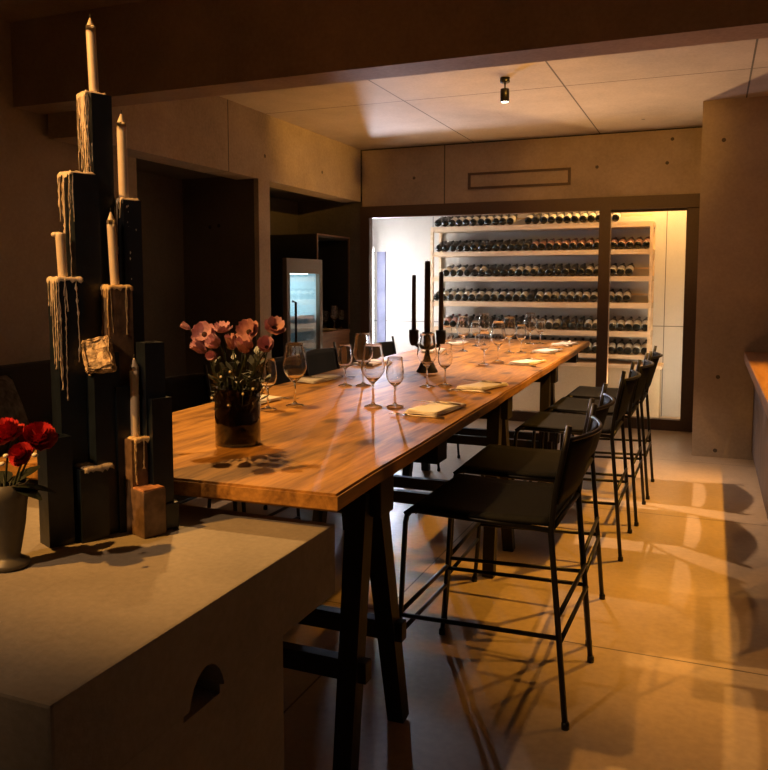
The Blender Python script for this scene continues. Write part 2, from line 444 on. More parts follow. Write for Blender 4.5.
MB().box((L0 - .04, 8.42, .53), (L1 + .12, SY1, .567)).build('plinth_slab', M['shelf_wood'], pl, None)

TILT = 18
def bottle_mesh(lab, foil, nm):
    b = MB()
    prof = [(0, .150), (.030, .15), (.0375, .143), (.038, .128), (.0383, .128), (.0383, .02), (.038, .02), (.0375, -.035), (.030, -.062), (.019, -.082), (.0145, -.092), (.0145, -.10), (.0155, -.10), (.0155, -.148), (.012, -.15), (0, -.15)]
    mats = [0, 0, 0, 1, 1, 1, 0, 0, 0, 0, 0, 2, 2, 2, 2]
    b.lathe([(r_, -h_) for r_, h_ in prof], 14, axis='Y', mats=mats)
    b.turn(R(TILT), 'X')
    bmesh.ops.recalc_face_normals(b.bm, faces=b.bm.faces)
    me = bpy.data.meshes.new(nm); b.bm.to_mesh(me); b.bm.free()
    for q in (M['bottle'], M[lab], M[foil]): me.materials.append(q)
    return me
BM = {'white': bottle_mesh('label_white', 'foil_black', 'bottle_white'), 'dark': bottle_mesh('label_grey', 'foil_black', 'bottle_dark'),
      'red': bottle_mesh('label_red', 'foil_red', 'bottle_red')}
SP = .0817
def row(k, spans, kinds, rowname):
    zt = shelves[k][0]; i = 0
    for x0, x1 in spans:
        x = x0
        while x < x1:
            kd = kinds(x, i); i += 1
            o = bpy.data.objects.new('wine_bottle', BM[kd]); COL.objects.link(o)
            o.location = (x, 8.605 + random.uniform(-.008, .008), zt + .0375 * math.cos(R(TILT)) + .15 * math.sin(R(TILT)) + .001)
            o.rotation_euler = (0, 0, random.uniform(-.02, .02))
            w = {'white': 'pale-labelled dark wine bottle', 'dark': 'all-dark wine bottle', 'red': 'reddish-labelled wine bottle'}[kd]
            tag(o, w + ' on the ' + rowname + ' of the rack', 'wine bottle', w + 's on the ' + rowname)
            x += SP
row(0, [(-2.84, -1.95), (-1.83, -.93)], lambda x, i: 'dark' if i in (0, 1, 12) else 'white', 'top shelf')
row(1, [(-2.83, -.61)], lambda x, i: 'dark' if x < -1.78 else 'red', 'second shelf from the top')
row(2, [(-2.74, -1.0), (-.95, -.72)], lambda x, i: 'dark' if (i in (3, 6, 7, 8) or 13 <= i <= 18) else 'white', 'third shelf from the top')
row(3, [(-2.85, -.76)], lambda x, i: 'dark' if i in (0, 13) else 'white', 'fourth shelf from the top')
row(4, [(-2.74, -.61)], lambda x, i: 'white' if (x > -1.22 or -1.78 < x < -1.45) else ('red' if x < -2.5 else 'dark'), 'fifth shelf from the top')
row(5, [(-2.74, -.61)], lambda x, i: 'white' if x > -1.4 else 'dark', 'lowest shelf')

# tube light and slim panel at the wall end of the cellar
t_ = thing('tube_light', 'tall upright white light tube glowing behind the cellar glass', 'light', (-3.61, 8.40, 0))
MB().lathe([(0, 0), (.05, 0), (.05, .02), (.012, .03), (.012, .42), (0, .42)], 16).build('stand', M['white'], t_)
MB().lathe([(0, .42), (.022, .42), (.022, 1.74), (0, 1.74)], 16).build('tube', M['tube'], t_)
MB().ball((0, 0, 1.785), .036).build('end_cap', M['white'], t_)
j_ = thing('unseen_jamb_strip', 'slim white fill strip added unseen behind the wall-side glass frame', 'light', (-3.50, 8.075, 0))  # unseen strip added to whiten the wall behind the rack
MB().box((-.022, -.012, .63), (-.012, .012, 1.92)).build('channel', M['steel'], j_)
MB().lathe([(0, .65), (.012, .65), (.012, 1.9), (0, 1.9)], 10).build('tube', M['jamb_fill'], j_)
j_ = thing('unseen_jamb_strip', 'short cream strip light fixed behind the pier-side glass frame', 'light', (-.155, 8.07, 0))
MB().box((.010, -.012, .14), (.02, .012, 1.02)).build('channel', M['steel'], j_)
MB().lathe([(0, .15), (.012, .15), (.012, 1.0), (0, 1.0)], 10).build('tube', M['jamb_warm'], j_)
p_ = MB().box((-3.69, 8.745, 0), (-3.585, 8.779, 1.77), bev=.004).build('display_panel', M['bluepanel'])
tag(p_, 'slim lilac grey upright panel beside the glowing light tube', 'panel')

# ------------------------------------------------------------------ service niche: fridge, dark cabinet, counter
f_ = thing('drinks_fridge', 'upright glass-door drinks fridge lit pale blue inside', 'fridge', (-3.95, 6.77, 0))
FX = -3.60 + 3.95
m = MB(); y0, y1 = -.36, .36
m.box((-.3, y0, .05), (-.27, y1, 1.63)); m.box((-.27, y0, .05), (FX - .05, y0 + .03, 1.63)); m.box((-.27, y1 - .03, .05), (FX - .05, y1, 1.63))
m.box((-.27, y0 + .03, 1.50), (FX - .05, y1 - .03, 1.63)); m.box((-.27, y0 + .03, .05), (FX - .05, y1 - .03, .2)); m.box((-.25, y0 + .05, 0), (FX - .1, y1 - .05, .05))
m.build('body', M['black_cab'], f_)
m = MB(); m.box((-.268, y0 + .032, .205), (-.262, y1 - .032, 1.495)); m.box((-.26, y0 + .031, .205), (FX - .055, y0 + .036, 1.495)); m.box((-.26, y1 - .036, .205), (FX - .055, y1 - .031, 1.495)); m.build('liner', M['fridge_in'], f_)
for k in range(7):
    m = MB(); z = .3 + k * .125
    m.box((-.255, y0 + .04, z), (FX - .08, y1 - .04, z + .012)); m.box((FX - .085, y0 + .04, z), (FX - .075, y1 - .04, z + .035)); m.build('shelf', M['fridge_wire'], f_)
m = MB(); m.box((-.20, y0 + .12, 1.484), (FX - .1, y1 - .12, 1.492)); m.build('light_strip', M['fridge_led'], f_)
m = MB(); m.box((-.262, y1 - .09, .3), (-.25, y1 - .05, 1.45)); m.build('light_strip', M['fridge_led'], f_)
d_ = MB(); d_.box((FX - .045, y0, .06), (FX, y0 + .06, 1.63), bev=.003); d_.box((FX - .045, y1 - .06, .06), (FX, y1, 1.63), bev=.003); d_.box((FX - .045, y0 + .06, 1.49), (FX, y1 - .06, 1.63), bev=.003); d_.box((FX - .045, y0 + .06, .06), (FX, y1 - .06, .2), bev=.003)
d_ = d_.build('door', M['steel'], f_)
MB().box((FX - .03, y0 + .06, .2), (FX - .022, y1 - .06, 1.49)).build('pane', M['pane'], d_)
m = MB().tube([(FX, y0 + .1, .62), (FX + .035, y0 + .1, .63), (FX + .035, y0 + .1, 1.22), (FX, y0 + .1, 1.23)], .012); m.build('handle', M['metal'], d_)

c_ = thing('open_cabinet', 'tall black open cabinet with a thin copper edge beside the lit fridge', 'cabinet', (-3.95, 7.522, 0))
m = MB(); m.box((-.34, -.38, 0), (.28, -.36, 1.89)); m.box((-.34, .36, 0), (.28, .385, 1.89)); m.box((-.34, -.36, 1.86), (.28, .36, 1.89)); m.box((-.34, -.36, 0), (-.31, .36, 1.86)); m.build('body', M['black_cab'], c_)
m = MB(); m.box((.28, -.382, .95), (.292, -.37, 1.895)); m.box((.28, .373, .95), (.292, .385, 1.895)); m.box((.28, -.37, 1.88), (.292, .373, 1.895)); m.build('edge_strip', M['frame_light'], c_)
m = MB(); m.box((-.3, -.355, .04), (.30, .355, .86), bev=.004); m.build('drawer_front', M['counter_wood'], c_)
MB().box((-.31, -.355, .86), (.31, .355, .9), bev=.006).build('worktop', M['counter_wood'], c_)
b_ = MB().lathe([(0, 0), (.04, 0), (.045, .008), (.075, .05), (.085, .085), (.08, .085), (.068, .05), (.035, .014), (0, .012)], 22, at=(-3.78, 7.30, .901)).build('serving_bowl', M['cream']); tag(b_, 'cream flared bowl on the worktop by the fridge', 'bowl')
b2 = MB().lathe([(0, 0), (.06, 0), (.095, .012), (.093, .016), (.06, .006), (0, .006)], 22, at=(-3.74, 7.52, .901)).build('plate', M['cream']); tag(b2, 'cream plate on the worktop beside the flared bowl', 'plate')

# ------------------------------------------------------------------ aisle-side bar
wt = MB().box((.25, 3.0, .79), (.95, 6.845, .86), bev=.008).build('bar_worktop', M['counter_wood']); tag(wt, 'thick brown wooden worktop of the bar by the concrete pier', 'worktop')
cb = thing('bar_cabinet', 'plank-fronted dark wooden bar cabinet against the concrete pier', 'cabinet', (.64, 4.95, 0))
m = MB().box((-.31, -1.89, .08), (.29, 1.89, .785)); m.build('plank_front', M['plank_wood'], cb)
m = MB().box((-.16, -1.8, 0), (.27, 1.88, .08)); m.build('plinth', M['black_cab'], cb)

# ------------------------------------------------------------------ dark bench along the wall
bn = thing('wall_bench', 'long charcoal upholstered bench along the dim concrete wall', 'bench', (-3.45, 3.0, 0))
m = MB().box((-.33, -1.5, 0), (.36, 1.4, .3), bev=.01); m.build('base', M['black_cab'], bn)
m = MB().box((-.2, -1.5, .3), (.38, 1.4, .46), bev=.03); m.build('seat_pad', M['cushion'], bn)
m = MB().box((-.33, -1.5, .3), (-.2, 1.4, .93), bev=.03); m.build('back_pad', M['cushion'], bn)
def cushion(loc, rz, lab, mat):
    b = MB()
    b.grid(lambda u, v: ((u - .5) * .42, (v - .5) * .42, .07 * (1 - abs(2 * u - 1) ** 2.5) ** .6 * (1 - abs(2 * v - 1) ** 2.5) ** .6), 12, 12)
    b.grid(lambda u, v: ((u - .5) * .42, (v - .5) * .42, -.07 * (1 - abs(2 * u - 1) ** 2.5) ** .6 * (1 - abs(2 * v - 1) ** 2.5) ** .6), 12, 12)
    bmesh.ops.remove_doubles(b.bm, verts=b.bm.verts, dist=.0005)
    o = b.build('cushion', mat); o.location = loc; o.rotation_euler = (0, R(68), rz); tag(o, lab, 'cushion'); return o
cushion((-3.48, 3.05, .70), R(4), 'grey patterned cushion leaning on the dark wall bench behind the red flowers', M['cushion2'])
cushion((-3.48, 4.15, .70), R(-6), 'mottled grey cushion on the dark wall bench behind the pink flowers', M['cushion2'])

# ------------------------------------------------------------------ concrete block
BZ = .80
blk = MB()
BL, BR_, BN, BF = -3.0, -.853, .822, 1.753
blk.box((BL, BN, .62), (BR_, BF, BZ), bev=.006)
b1 = blk.build('tmp', M['block'])
def box_obj(a, b): return MB().box(a, b).build('tmp', M['block'])
blk2 = MB().box((BL, BN + .0, 0), (BR_ - .012, 1.505, .625)).build('tmp2', M['block'])
hole = MB()
pts = [(math.cos(a) * .058, math.sin(a) * .085) for a in [math.pi * k / 12 for k in range(13)]]
lo = [hole.bm.verts.new((-.95, 1.20 + x, .60 + z)) for x, z in pts]; hi = [hole.bm.verts.new((-.80, 1.20 + x, .60 + z)) for x, z in pts]
n_ = len(pts)
hole._f(lo); hole._f(list(reversed(hi)))
for i in range(n_): hole._f([lo[i], hi[i], hi[(i + 1) % n_], lo[(i + 1) % n_]])
ho = hole.build('tmp3', M['block'])
for other, op in ((blk2, 'UNION'), (ho, 'DIFFERENCE')):
    md = b1.modifiers.new('b', 'BOOLEAN'); md.object = other; md.operation = op; md.solver = 'EXACT'
dg = bpy.context.evaluated_depsgraph_get()
me = bpy.data.meshes.new_from_object(b1.evaluated_get(dg))
for x in (b1, blk2, ho): bpy.data.objects.remove(x)
for p in me.polygons: p.use_smooth = False
bo = bpy.data.objects.new('concrete_block', me); COL.objects.link(bo)
tag(bo, 'massive concrete block at the table end with a dark arched notch', 'counter')

# ------------------------------------------------------------------ table
TZ = .90
tb = thing('dining_table', 'long high dining table of oiled knotty wood on dark trestles', 'table', (-1.42, 4.33, 0))
to = Vector((-1.42, 4.33, 0))
def edge(p, q, n, j):
    out = []
    for i in range(n):
        t = i / n; out.append((p[0] + (q[0] - p[0]) * t + (random.uniform(-j, j) if i else 0), p[1] + (q[1] - p[1]) * t))
    return out
NR, FR, NL, FL = (-.805, 1.666), (-.962, 7.02), (-1.885, 1.625), (-2.14, 6.97)
outline = edge(NL, NR, 1, 0) + edge(NR, FR, 22, .005) + edge(FR, FL, 1, 0) + edge(FL, NL, 22, .006)
tt = MB().prism(outline, TZ - .045, TZ).move(-to)
es = [e for e in tt.bm.edges if abs(e.verts[0].co.z - e.verts[1].co.z) < 1e-5]
bmesh.ops.bevel(tt.bm, geom=es, offset=.006, segments=2, affect='EDGES')
tt.build('tabletop', M['table'], tb)
def xr(y): return NR[0] + (FR[0] - NR[0]) * (y - NR[1]) / (FR[1] - NR[1])
def xl(y): return NL[0] + (FL[0] - NL[0]) * (y - NL[1]) / (FL[1] - NL[1])
for y in (2.66, 6.45):
    MB().box((xl(y) + .06, y - .055, .765), (xr(y) - .035, y + .055, TZ - .045), bev=.004).move(-to).build('batten', M['batten'], tb)
for y in (2.085, 3.815, 5.34):
    a, b = xl(y) + .05, xr(y) - .03
    MB().box((a, y - .05, .735), (b, y + .05, TZ - .045), bev=.004).move(-to).build('trestle_beam', M['batten'], tb)
    for x in (a + .09, b - .065):
        for s in (-1, 1):
            m = MB().tube([(x + (.02 if x > -1.4 else -.02), y + s * .205, 0), (x, y + s * .045, .80)], [.038, .044], n=4)
            m.move(-to).build('leg', M['trestle'], tb)
    for s in (-1, 1):
        yy = y + s * (.205 - .16 * .33 / .8)
        MB().box((a + .03, yy - s * .0 - .02, .295), (b - .0, yy + .02, .355), bev=.003).move(-to).build('rail', M['batten'], tb)

# ------------------------------------------------------------------ stools
def make_stool():
    t = thing('bar_stool', '', 'stool', (0, 0, 0), 0, 'black bar stools around the long table')
    hw = .243
    for s in (-1, 1):
        y = s * hw
        # front leg bends into the seat side
        MB().tube([(-.29, y, .006), (-.268, y, .30), (-.252, y, .60), (-.246, y, .625), (-.232, y, .640), (-.20, y, .645)], .0095).build('front_leg', M['metal'], t)
        MB().lathe([(0, 0), (.013, 0), (.013, .018), (.0095, .024), (0, .024)], 10, at=(-.2905, y, 0)).build('foot_cap', M['metal'], t)
        MB().tube([(.292, y, .006), (.262, y, .35), (.236, y, .63), (.248, y, .75), (.272, y, .88), (.287, y, .965)], .0098).build('rear_leg', M['metal'], t)
        MB().lathe([(0, 0), (.013, 0), (.013, .018), (.0095, .024), (0, .024)], 10, at=(.2925, y, 0)).build('foot_cap', M['metal'], t)
        MB().tube([(-.21, y, .643), (.237, y, .632)], .009).build('side_rail', M['metal'], t)
        MB().tube([(-.269, y, .275), (.268, y, .290)], .008).build('stretcher', M['metal'], t)
    for x, z in ((-.2695, .285), (-.276, .205), (.266, .365), (.2725, .282)):
        MB().tube([(x, -hw, z), (x, hw, z)], .008).build('footrest', M['metal'], t)
    for x, z in ((-.215, .640), (.234, .628)): MB().tube([(x, -hw, z), (x, hw, z)], .009).build('seat_rail', M['metal'], t)
    def seat(u, v):
        x = -.258 + u * .492; y = (v - .5) * (2 * hw + .012)
        z = .661 - .014 * math.sin(math.pi * u) * (.5 + .5 * math.sin(math.pi * v))
        if u < .08: z -= (.08 - u) ** 2 * 4.2
        return (x, y, z)
    MB().grid(seat, 16, 8, .014).build('seat', M['leather'], t)
    def bk(u, v):
        y = (u - .5) * 2 * hw; z = .715 + v * .205
        zz = (z - .63) / .335
        xp = .236 + .051 * zz
        return (xp + (.018 + .026 * v) * math.sin(math.pi * u) + .008, y, z)
    MB().grid(bk, 14, 6, .008).build('backrest', M['leather'], t)
    MB().tube([(.279 + .062 * math.sin(math.pi * k / 14), (k / 14 - .5) * 2 * hw, .918) for k in range(15)], .007).build('back_bar', M['metal'], t)
    return t
st = make_stool()
ordn = ['first', 'second', 'third', 'fourth', 'fifth']
RY = [2.68, 3.29, 4.315, 4.955, 5.575]
RX = [-.67, -.695, -.675, -.65, -.635]
LY = [2.72, 3.28, 4.42, 5.05, 5.80]
LX = [-2.20, -2.20, -2.22, -2.29, -2.13]
for side, xs, ys in (('aisle', RX, RY), ('wall', LX, LY)):
    for i, (x, y) in enumerate(zip(xs, ys)):
        o = st if (side == 'aisle' and i == 0) else copy_tree(st)
        o.location = (x, y, 0); o.rotation_euler = (0, 0, (0 if side == 'aisle' else math.pi) + R(random.uniform(-1.5, 1.5)))
        o['label'] = 'black leather bar stool on the %s side of the table, %s from the concrete block' % (side, ordn[i])

# ------------------------------------------------------------------ table settings
def glass_mesh(big):
    if big: prof = [(.0, .002), (.036, .001), (.038, .003), (.030, .006), (.010, .012), (.0045, .02), (.0040, .085), (.006, .096), (.013, .1015), (.0225, .112), (.034, .1245), (.0435, .139), (.048, .150), (.049, .160), (.0475, .172), (.0445, .190), (.0405, .218), (.0365, .245), (.0346, .2560), (.0344, .257)]
    else: prof = [(.0, .002), (.033, .001), (.035, .003), (.028, .006), (.009, .011), (.0043, .018), (.0038, .075), (.006, .085), (.013, .0885), (.0215, .096), (.030, .107), (.0350, .121), (.0365, .137), (.0357, .152), (.0340, .168), (.0318, .186), (.0298, .2020), (.0296, .203)]
    b = MB(); b.lathe(prof, 28)
    hb = .110 if big else .095
    inner = [(prof[-1][0] - .0005, prof[-1][1])] + [(r - .0011, h) for r, h in reversed(prof[:-1]) if h > hb]
    b.lathe([(prof[-1][0], prof[-1][1])] + inner + [(0, inner[-1][1] - .002)], 28)
    bmesh.ops.remove_doubles(b.bm, verts=b.bm.verts, dist=.0001)
    bmesh.ops.recalc_face_normals(b.bm, faces=b.bm.faces)
    for f in b.bm.faces: f.smooth = True
    me = bpy.data.meshes.new('wine_glass'); b.bm.to_mesh(me); b.bm.free(); me.materials.append(M['glass']); return me
GB, GS = glass_mesh(True), glass_mesh(False)
settings = [('aisle', 'first', (373, 407), (395, 407)), ('aisle', 'second', (427, 387), (445, 386)), ('aisle', 'third', (498, 362), (484, 364.6)),
            ('aisle', 'fourth', (509, 353), (521, 353)), ('aisle', 'fifth', (530, 344), (540, 344)),
            ('wall', 'first', (295, 406), (268, 410)), ('wall', 'second', (363, 386), (345, 386)), ('wall', 'third', (463, 351.5), (447, 355)), ('wall', 'fourth', (484, 345), (475.5, 346.5))]
for side, k, pb, ps in settings:
    for me_, p, nm in ((GB, pb, 'large tapered'), (GS, ps, 'small round')):
        q = on_z(p[0], p[1], TZ)
        o = bpy.data.objects.new('wine_glass', me_); COL.objects.link(o); o.location = (q.x, q.y, TZ + .0005)
        tag(o, '%s wine glass on the %s side, %s setting from the concrete block' % (nm, side, k), 'wine glass', 'empty wine glasses on the long table')

def napkin_mesh(seed):
    rr = random.Random(seed); b = MB()
    ph = rr.uniform(0, 6)
    for L in range(3):
        w, l = .138 - L * .004, .275 - L * .008
        z0 = .0035 + L * .0042
        def fn(u, v, w=w, l=l, z0=z0, L=L):
            x = (u - .5) * w; y = (v - .5) * l
            return (x + .003 * math.sin(7 * v + ph + L), y + .003 * math.sin(5 * u + L), z0 + .0018 * math.sin(6 * u + 4 * v + ph + L) + (.003 if L else 0) * abs(v - .5))
        b.grid(fn, 8, 12, .0035)
    bmesh.ops.recalc_face_normals(b.bm, faces=b.bm.faces)
    me = bpy.data.meshes.new('napkin'); b.bm.to_mesh(me); b.bm.free(); me.materials.append(M['linen']); return me
NM = [napkin_mesh(i) for i in range(3)]
nap = [('aisle', 'first', (-.985, 2.93), -8), ('aisle', 'second', (-1.0, 3.665), -13), ('aisle', 'third', (-1.045, 4.89), -12), ('aisle', 'fourth', (-1.09, 5.77), -11), ('aisle', 'fifth', (-1.085, 6.48), -10),
       ('wall', 'first', (-1.76, 2.82), -3), ('wall', 'second', (-1.86, 3.62), -4), ('wall', 'third', (-1.93, 4.48), -2), ('wall', 'fourth', (-1.88, 5.48), 2), ('wall', 'fifth', (-1.93, 6.25), 0)]
def fork_mesh(knife):
    b = MB()
    if knife:
        b.tube([(0, -.11, .003), (0, -.02, .004), (0, .0, .0035)], [.0035, .0045, .003], n=8)
        b.grid(lambda u, v: ((u - .5) * .016 * (1 - .6 * v ** 3), v * .11, .004), 3, 8, .0015)
    else:
        b.tube([(0, -.10, .003), (0, -.05, .0045), (0, .04, .0035), (0, .06, .006)], [.005, .0035, .0022, .004], n=8)
        b.grid(lambda u, v: ((u - .5) * .022, .055 + v * .03, .006 - .002 * math.sin(math.pi * v)), 4, 4, .0015)
        for k in range(4): b.tube([(-.0095 + k * .0063, .084, .0055), (-.0085 + k * .0057, .125, .006)], [.0016, .0009], n=6)
    bmesh.ops.recalc_face_normals(b.bm, faces=b.bm.faces)
    for f in b.bm.faces: f.smooth = True
    me = bpy.data.meshes.new('cutlery'); b.bm.to_mesh(me); b.bm.free(); me.materials.append(M['cutlery']); return me
FK, KN = fork_mesh(False), fork_mesh(True)
for i, (side, k, (x, y), a) in enumerate(nap):
    o = bpy.data.objects.new('napkin', NM[i % 3]); COL.objects.link(o); o.location = (x, y, TZ + .0045); o.rotation_euler = (0, 0, R(a))
    tag(o, 'folded cream napkin on the %s side, %s from the concrete block' % (side, k), 'napkin', 'folded napkins along the long table')
    sg = 1 if side == 'aisle' else -1
    o = bpy.data.objects.new('fork', FK); COL.objects.link(o); o.location = (x - sg * .01, y - sg * .165, TZ + .001); o.rotation_euler = (0, 0, R(90 if sg > 0 else -90) + R(a + 3))
    tag(o, 'steel fork beside the %s-side napkin that is %s from the concrete block' % (side, k), 'fork', 'forks along the long table')
    o = bpy.data.objects.new('knife', KN); COL.objects.link(o); o.location = (x - sg * .02, y + sg * .062, TZ + .0215); o.rotation_euler = (0, 0, R(90 if sg > 0 else -90) + R(a - 4))
    tag(o, 'steel knife on the %s-side napkin that is %s from the concrete block' % (side, k), 'knife', 'knives along the long table')

# candelabrum with three black tapers
cd = thing('candelabrum', 'black iron three-armed candelabrum on the middle of the table', 'candelabrum', (-1.47, 4.21, TZ), R(3))
MB().lathe([(0, 0), (.060, 0), (.060, .006), (.047, .03), (.027, .075), (.016, .10), (.014, .12), (.016, .15), (0, .155)], 24).build('base', M['iron'], cd)
for s in (-1, 1):
    MB().tube([(0, 0, .135)] + [(s * .079 * math.sin(math.pi / 2 * k / 8), 0, .135 + .045 * (1 - math.cos(math.pi / 2 * k / 8))) for k in range(1, 9)], .011, n=10).build('arm', M['iron'], cd)
    MB().lathe([(0, .146), (.014, .148), (.024, .166), (.0275, .195), (.0275, .237), (.018, .237), (.018, .21), (0, .205)], 20, at=(s * .079, 0, 0)).build('cup', M['iron'], cd)
MB().lathe([(0, .13), (.018, .132), (.027, .158), (.029, .225), (.019, .225), (.019, .2), (0, .195)], 20).build('cup', M['iron'], cd)
for dx, z0, z1, r, nm in ((-.079, .207, .545, .0125, 'on the wall-side arm'), (0, .197, .622, .0175, 'tallest, in the middle cup'), (.079, .207, .562, .0135, 'on the aisle-side arm')):
    q = Vector((math.cos(R(3)) * dx, math.sin(R(3)) * dx, 0)) + Vector((-1.47, 4.21, TZ))
    c = thing('taper_candle', 'black taper candle %s of the candelabrum' % nm, 'candle', (q.x, q.y, TZ + z0), 0, 'black tapers in the candelabrum')
    MB().lathe([(0, 0), (r, 0), (r * .93, z1 - z0 - .012), (r * .8, z1 - z0 - .002), (r * .5, z1 - z0), (0, z1 - z0 - .003)], 16).build('wax', M['black_wax'], c)
    MB().tube([(0, 0, z1 - z0 - .004), (.001, 0, z1 - z0 + .008)], .0012, n=6).build('wick', M['iron'], c)

# ------------------------------------------------------------------ pink flowers in the smoky glass vase
VP = Vector((-1.35, 2.085, TZ))
vs = thing('glass_vase', 'smoky cylindrical glass vase of pink flowers on the near table end', 'vase', VP)
b = MB(); rv, hv = .070, .178
b.lathe([(0, .001), (rv - .004, .001), (rv, .005), (rv, hv), (rv - .004, hv), (rv - .004, .014), (0, .012)], 36)
b.build('vessel', M['smoke_glass'], vs)
MB().lathe([(0, .0145), (rv - .0045, .0145), (rv - .0045, .160), (0, .160)], 36).build('water', M['water'], vs)

def petal(b, c, ax, ang, l, w, cup, lift):
    """a cupped petal from centre c, opening around axis ax"""
    ax = ax.normalized(); t = ax.cross(Vector((.31, .2, .93))).normalized(); t2 = ax.cross(t)
    d = t * math.cos(ang) + t2 * math.sin(ang); s = ax.cross(d)
    def fn(u, v):
        x = l * u; ww = w * math.sin(math.pi * min(1, .12 + u * .78)) ** .7
        up = lift * x + cup * l * u * u + .12 * l * math.sin(math.pi * v) * -1 * u + .04 * l * math.sin(9 * v + ang * 3) * u
        return c + d * x * (1 - .25 * cup * u) + s * (v - .5) * 2 * ww + ax * up
    b.grid(fn, 5, 4)
def flower(px, py, y, size, kind, lab, root, group, mats, axis=None):
    h = on_y(px, py, y)
    ax = axis or Vector((random.uniform(-.5, .5), -random.uniform(.25, .8), random.uniform(.3, .9)))
    t = thing('anemone_flower' if 'salmon' in mats[0].name else 'red_rose', lab, 'flower', root, 0, group)
    loc = Vector(root); hv_ = h - loc
    mid = Vector((hv_.x * .25, hv_.y * .25, hv_.z * .55))
    k = [Vector((0, 0, 0)).lerp(mid, i / 6) * (1) for i in range(7)]
    pts = []
    for i in range(9):
        q = i / 8; pts.append((1 - q) ** 2 * Vector((0, 0, 0)) + 2 * q * (1 - q) * mid + q * q * (hv_ - ax.normalized() * size * .1))
    MB().tube(pts, .0022, n=6).build('stem', M['stem'], t)
    b = MB(); b.mi = 0
    if kind == 'open':
        for i in range(6): petal(b, hv_, ax, i * math.pi / 3 + random.uniform(-.15, .15), size, size * .48, .35, .18)
        b.mi = 1
        for i in range(6): petal(b, hv_ + ax.normalized() * size * .05, ax, i * math.pi / 3 + .5, size * .85, size * .42, .7, .3)
    elif kind == 'cup':
        for i in range(6): petal(b, hv_, ax, i * math.pi / 3 + random.uniform(-.15, .15), size, size * .5, .8, .5)
        b.mi = 1
        for i in range(5): petal(b, hv_, ax, i * math.pi / 2.5 + .4, size * .8, size * .42, 1.0, .8)
    elif kind == 'bud':
        for i in range(5): petal(b, hv_, ax, i * math.pi / 2.5, size, size * .55, 1.0, 1.3)
        b.mi = 1
        for i in range(4): petal(b, hv_, ax, i * math.pi / 2 + .4, size * .9, size * .5, .6, 2.0)
    else:   # rose: many layers
        for L in range(5):
            for i in range(6 + L): petal(b, hv_ + ax.normalized() * size * .06 * (4 - L), ax, i * 2 * math.pi / (6 + L) + L * .7, size * (.42 + .145 * L), size * (.25 + .06 * L), .9 - .16 * L, 1.0 - .2 * L)
    b.build('bloom', mats, t)
    if kind in ('open', 'cup'):
        MB().ball(hv_ + ax.normalized() * size * .16, size * .2).build('flower_eye', M['dark_center'], t)
    return t
pk = [(190, 329, 2.10, .016, 'bud', 'closed salmon bud standing apart on the wall side of the pink bouquet', None),
      (205, 335, 2.06, .050, 'open', 'open salmon anemone with a dark eye beside the stray bud', Vector((.25, -.8, .35))),
      (223, 332, 2.12, .040, 'open', 'pale salmon anemone at the top of the pink bouquet', Vector((.1, -.3, 1))),
      (219, 345, 2.02, .034, 'cup', 'cupped pale pink anemone low in the wall-side half of the bouquet', Vector((-.3, -.7, .4))),
      (206, 352, 2.04, .026, 'bud', 'half-open pink anemone lowest on the wall side of the bouquet', Vector((-.4, -.6, .5))),
      (233, 349, 2.04, .024, 'bud', 'slender pink bud in the gap at the middle of the bouquet', Vector((0, -.4, .9))),
      (250, 333, 2.08, .050, 'open', 'large open anemone with a dark eye at the middle of the bouquet', Vector((0, -.8, .5))),
      (247, 352, 2.00, .040, 'cup', 'broad cup-shaped rose-pink anemone low at the middle of the bouquet', Vector((0, -.45, .9))),
      (274, 329, 2.10, .044, 'open', 'open anemone highest on the aisle side of the bouquet', Vector((.5, -.5, .6))),
      (267, 348, 2.04, .036, 'cup', 'cupped anemone with a dark eye low on the aisle side of the bouquet', Vector((.3, -.7, .4))),
      (216, 356, 2.00, .022, 'bud', 'small pale bud hanging under the cupped anemone of the bouquet', Vector((.1, -.7, .1)))]
for i, (px, py, y, sz, kd, lab, ax) in enumerate(pk):
    sz *= .85
    a = i * 2.4; rr = .022 + .012 * (i % 3)
    flower(px, py, y, sz, kd, lab, VP + Vector((rr * math.cos(a), rr * math.sin(a), .016)), 'pink anemones in the smoky vase', [M['pink'], M['pink2']] if i % 3 else [M['pink2'], M['pink']], ax)
sprigs = thing('filler_greenery', 'dark green filler sprigs with tiny white buds in the smoky vase', 'greenery', VP)
b = MB(); rs = random.Random(5)
for i in range(26):
    a = rs.uniform(0, 6.28); e = Vector((.105 * math.cos(a) * rs.uniform(.3, 1), .08 * math.sin(a), rs.uniform(.19, .33)))
    s0 = Vector((.035 * math.cos(a), .035 * math.sin(a), .02))
    b.tube([s0, s0.lerp(e, .5) + Vector((0, 0, .03)), e], [.0018, .0015, .001], n=5)
    for k in range(5):
        q = s0.lerp(e, .45 + .11 * k) + Vector((0, 0, .02)); d = Vector((rs.uniform(-1, 1), rs.uniform(-1, 1), rs.uniform(-.2, .8))).normalized(); w = d.cross(Vector((0, 0, 1))).normalized()
        b.grid(lambda u, v: q + d * u * .04 + w * (v - .5) * .018 * math.sin(math.pi * (.05 + .9 * u)), 3, 2)
for px, py in ((221, 377), (230, 372), (253, 389), (243, 394), (264, 388), (212, 398)):
    q = on_y(px, py, 2.01) - VP; MB().ball(q, .0042, seg=8, rings=6).build('white_bud', M['gyp'], sprigs); b.tube([Vector((.01, 0, .05)), q], .001, n=5)
b.build('foliage', M['leaf'], sprigs)

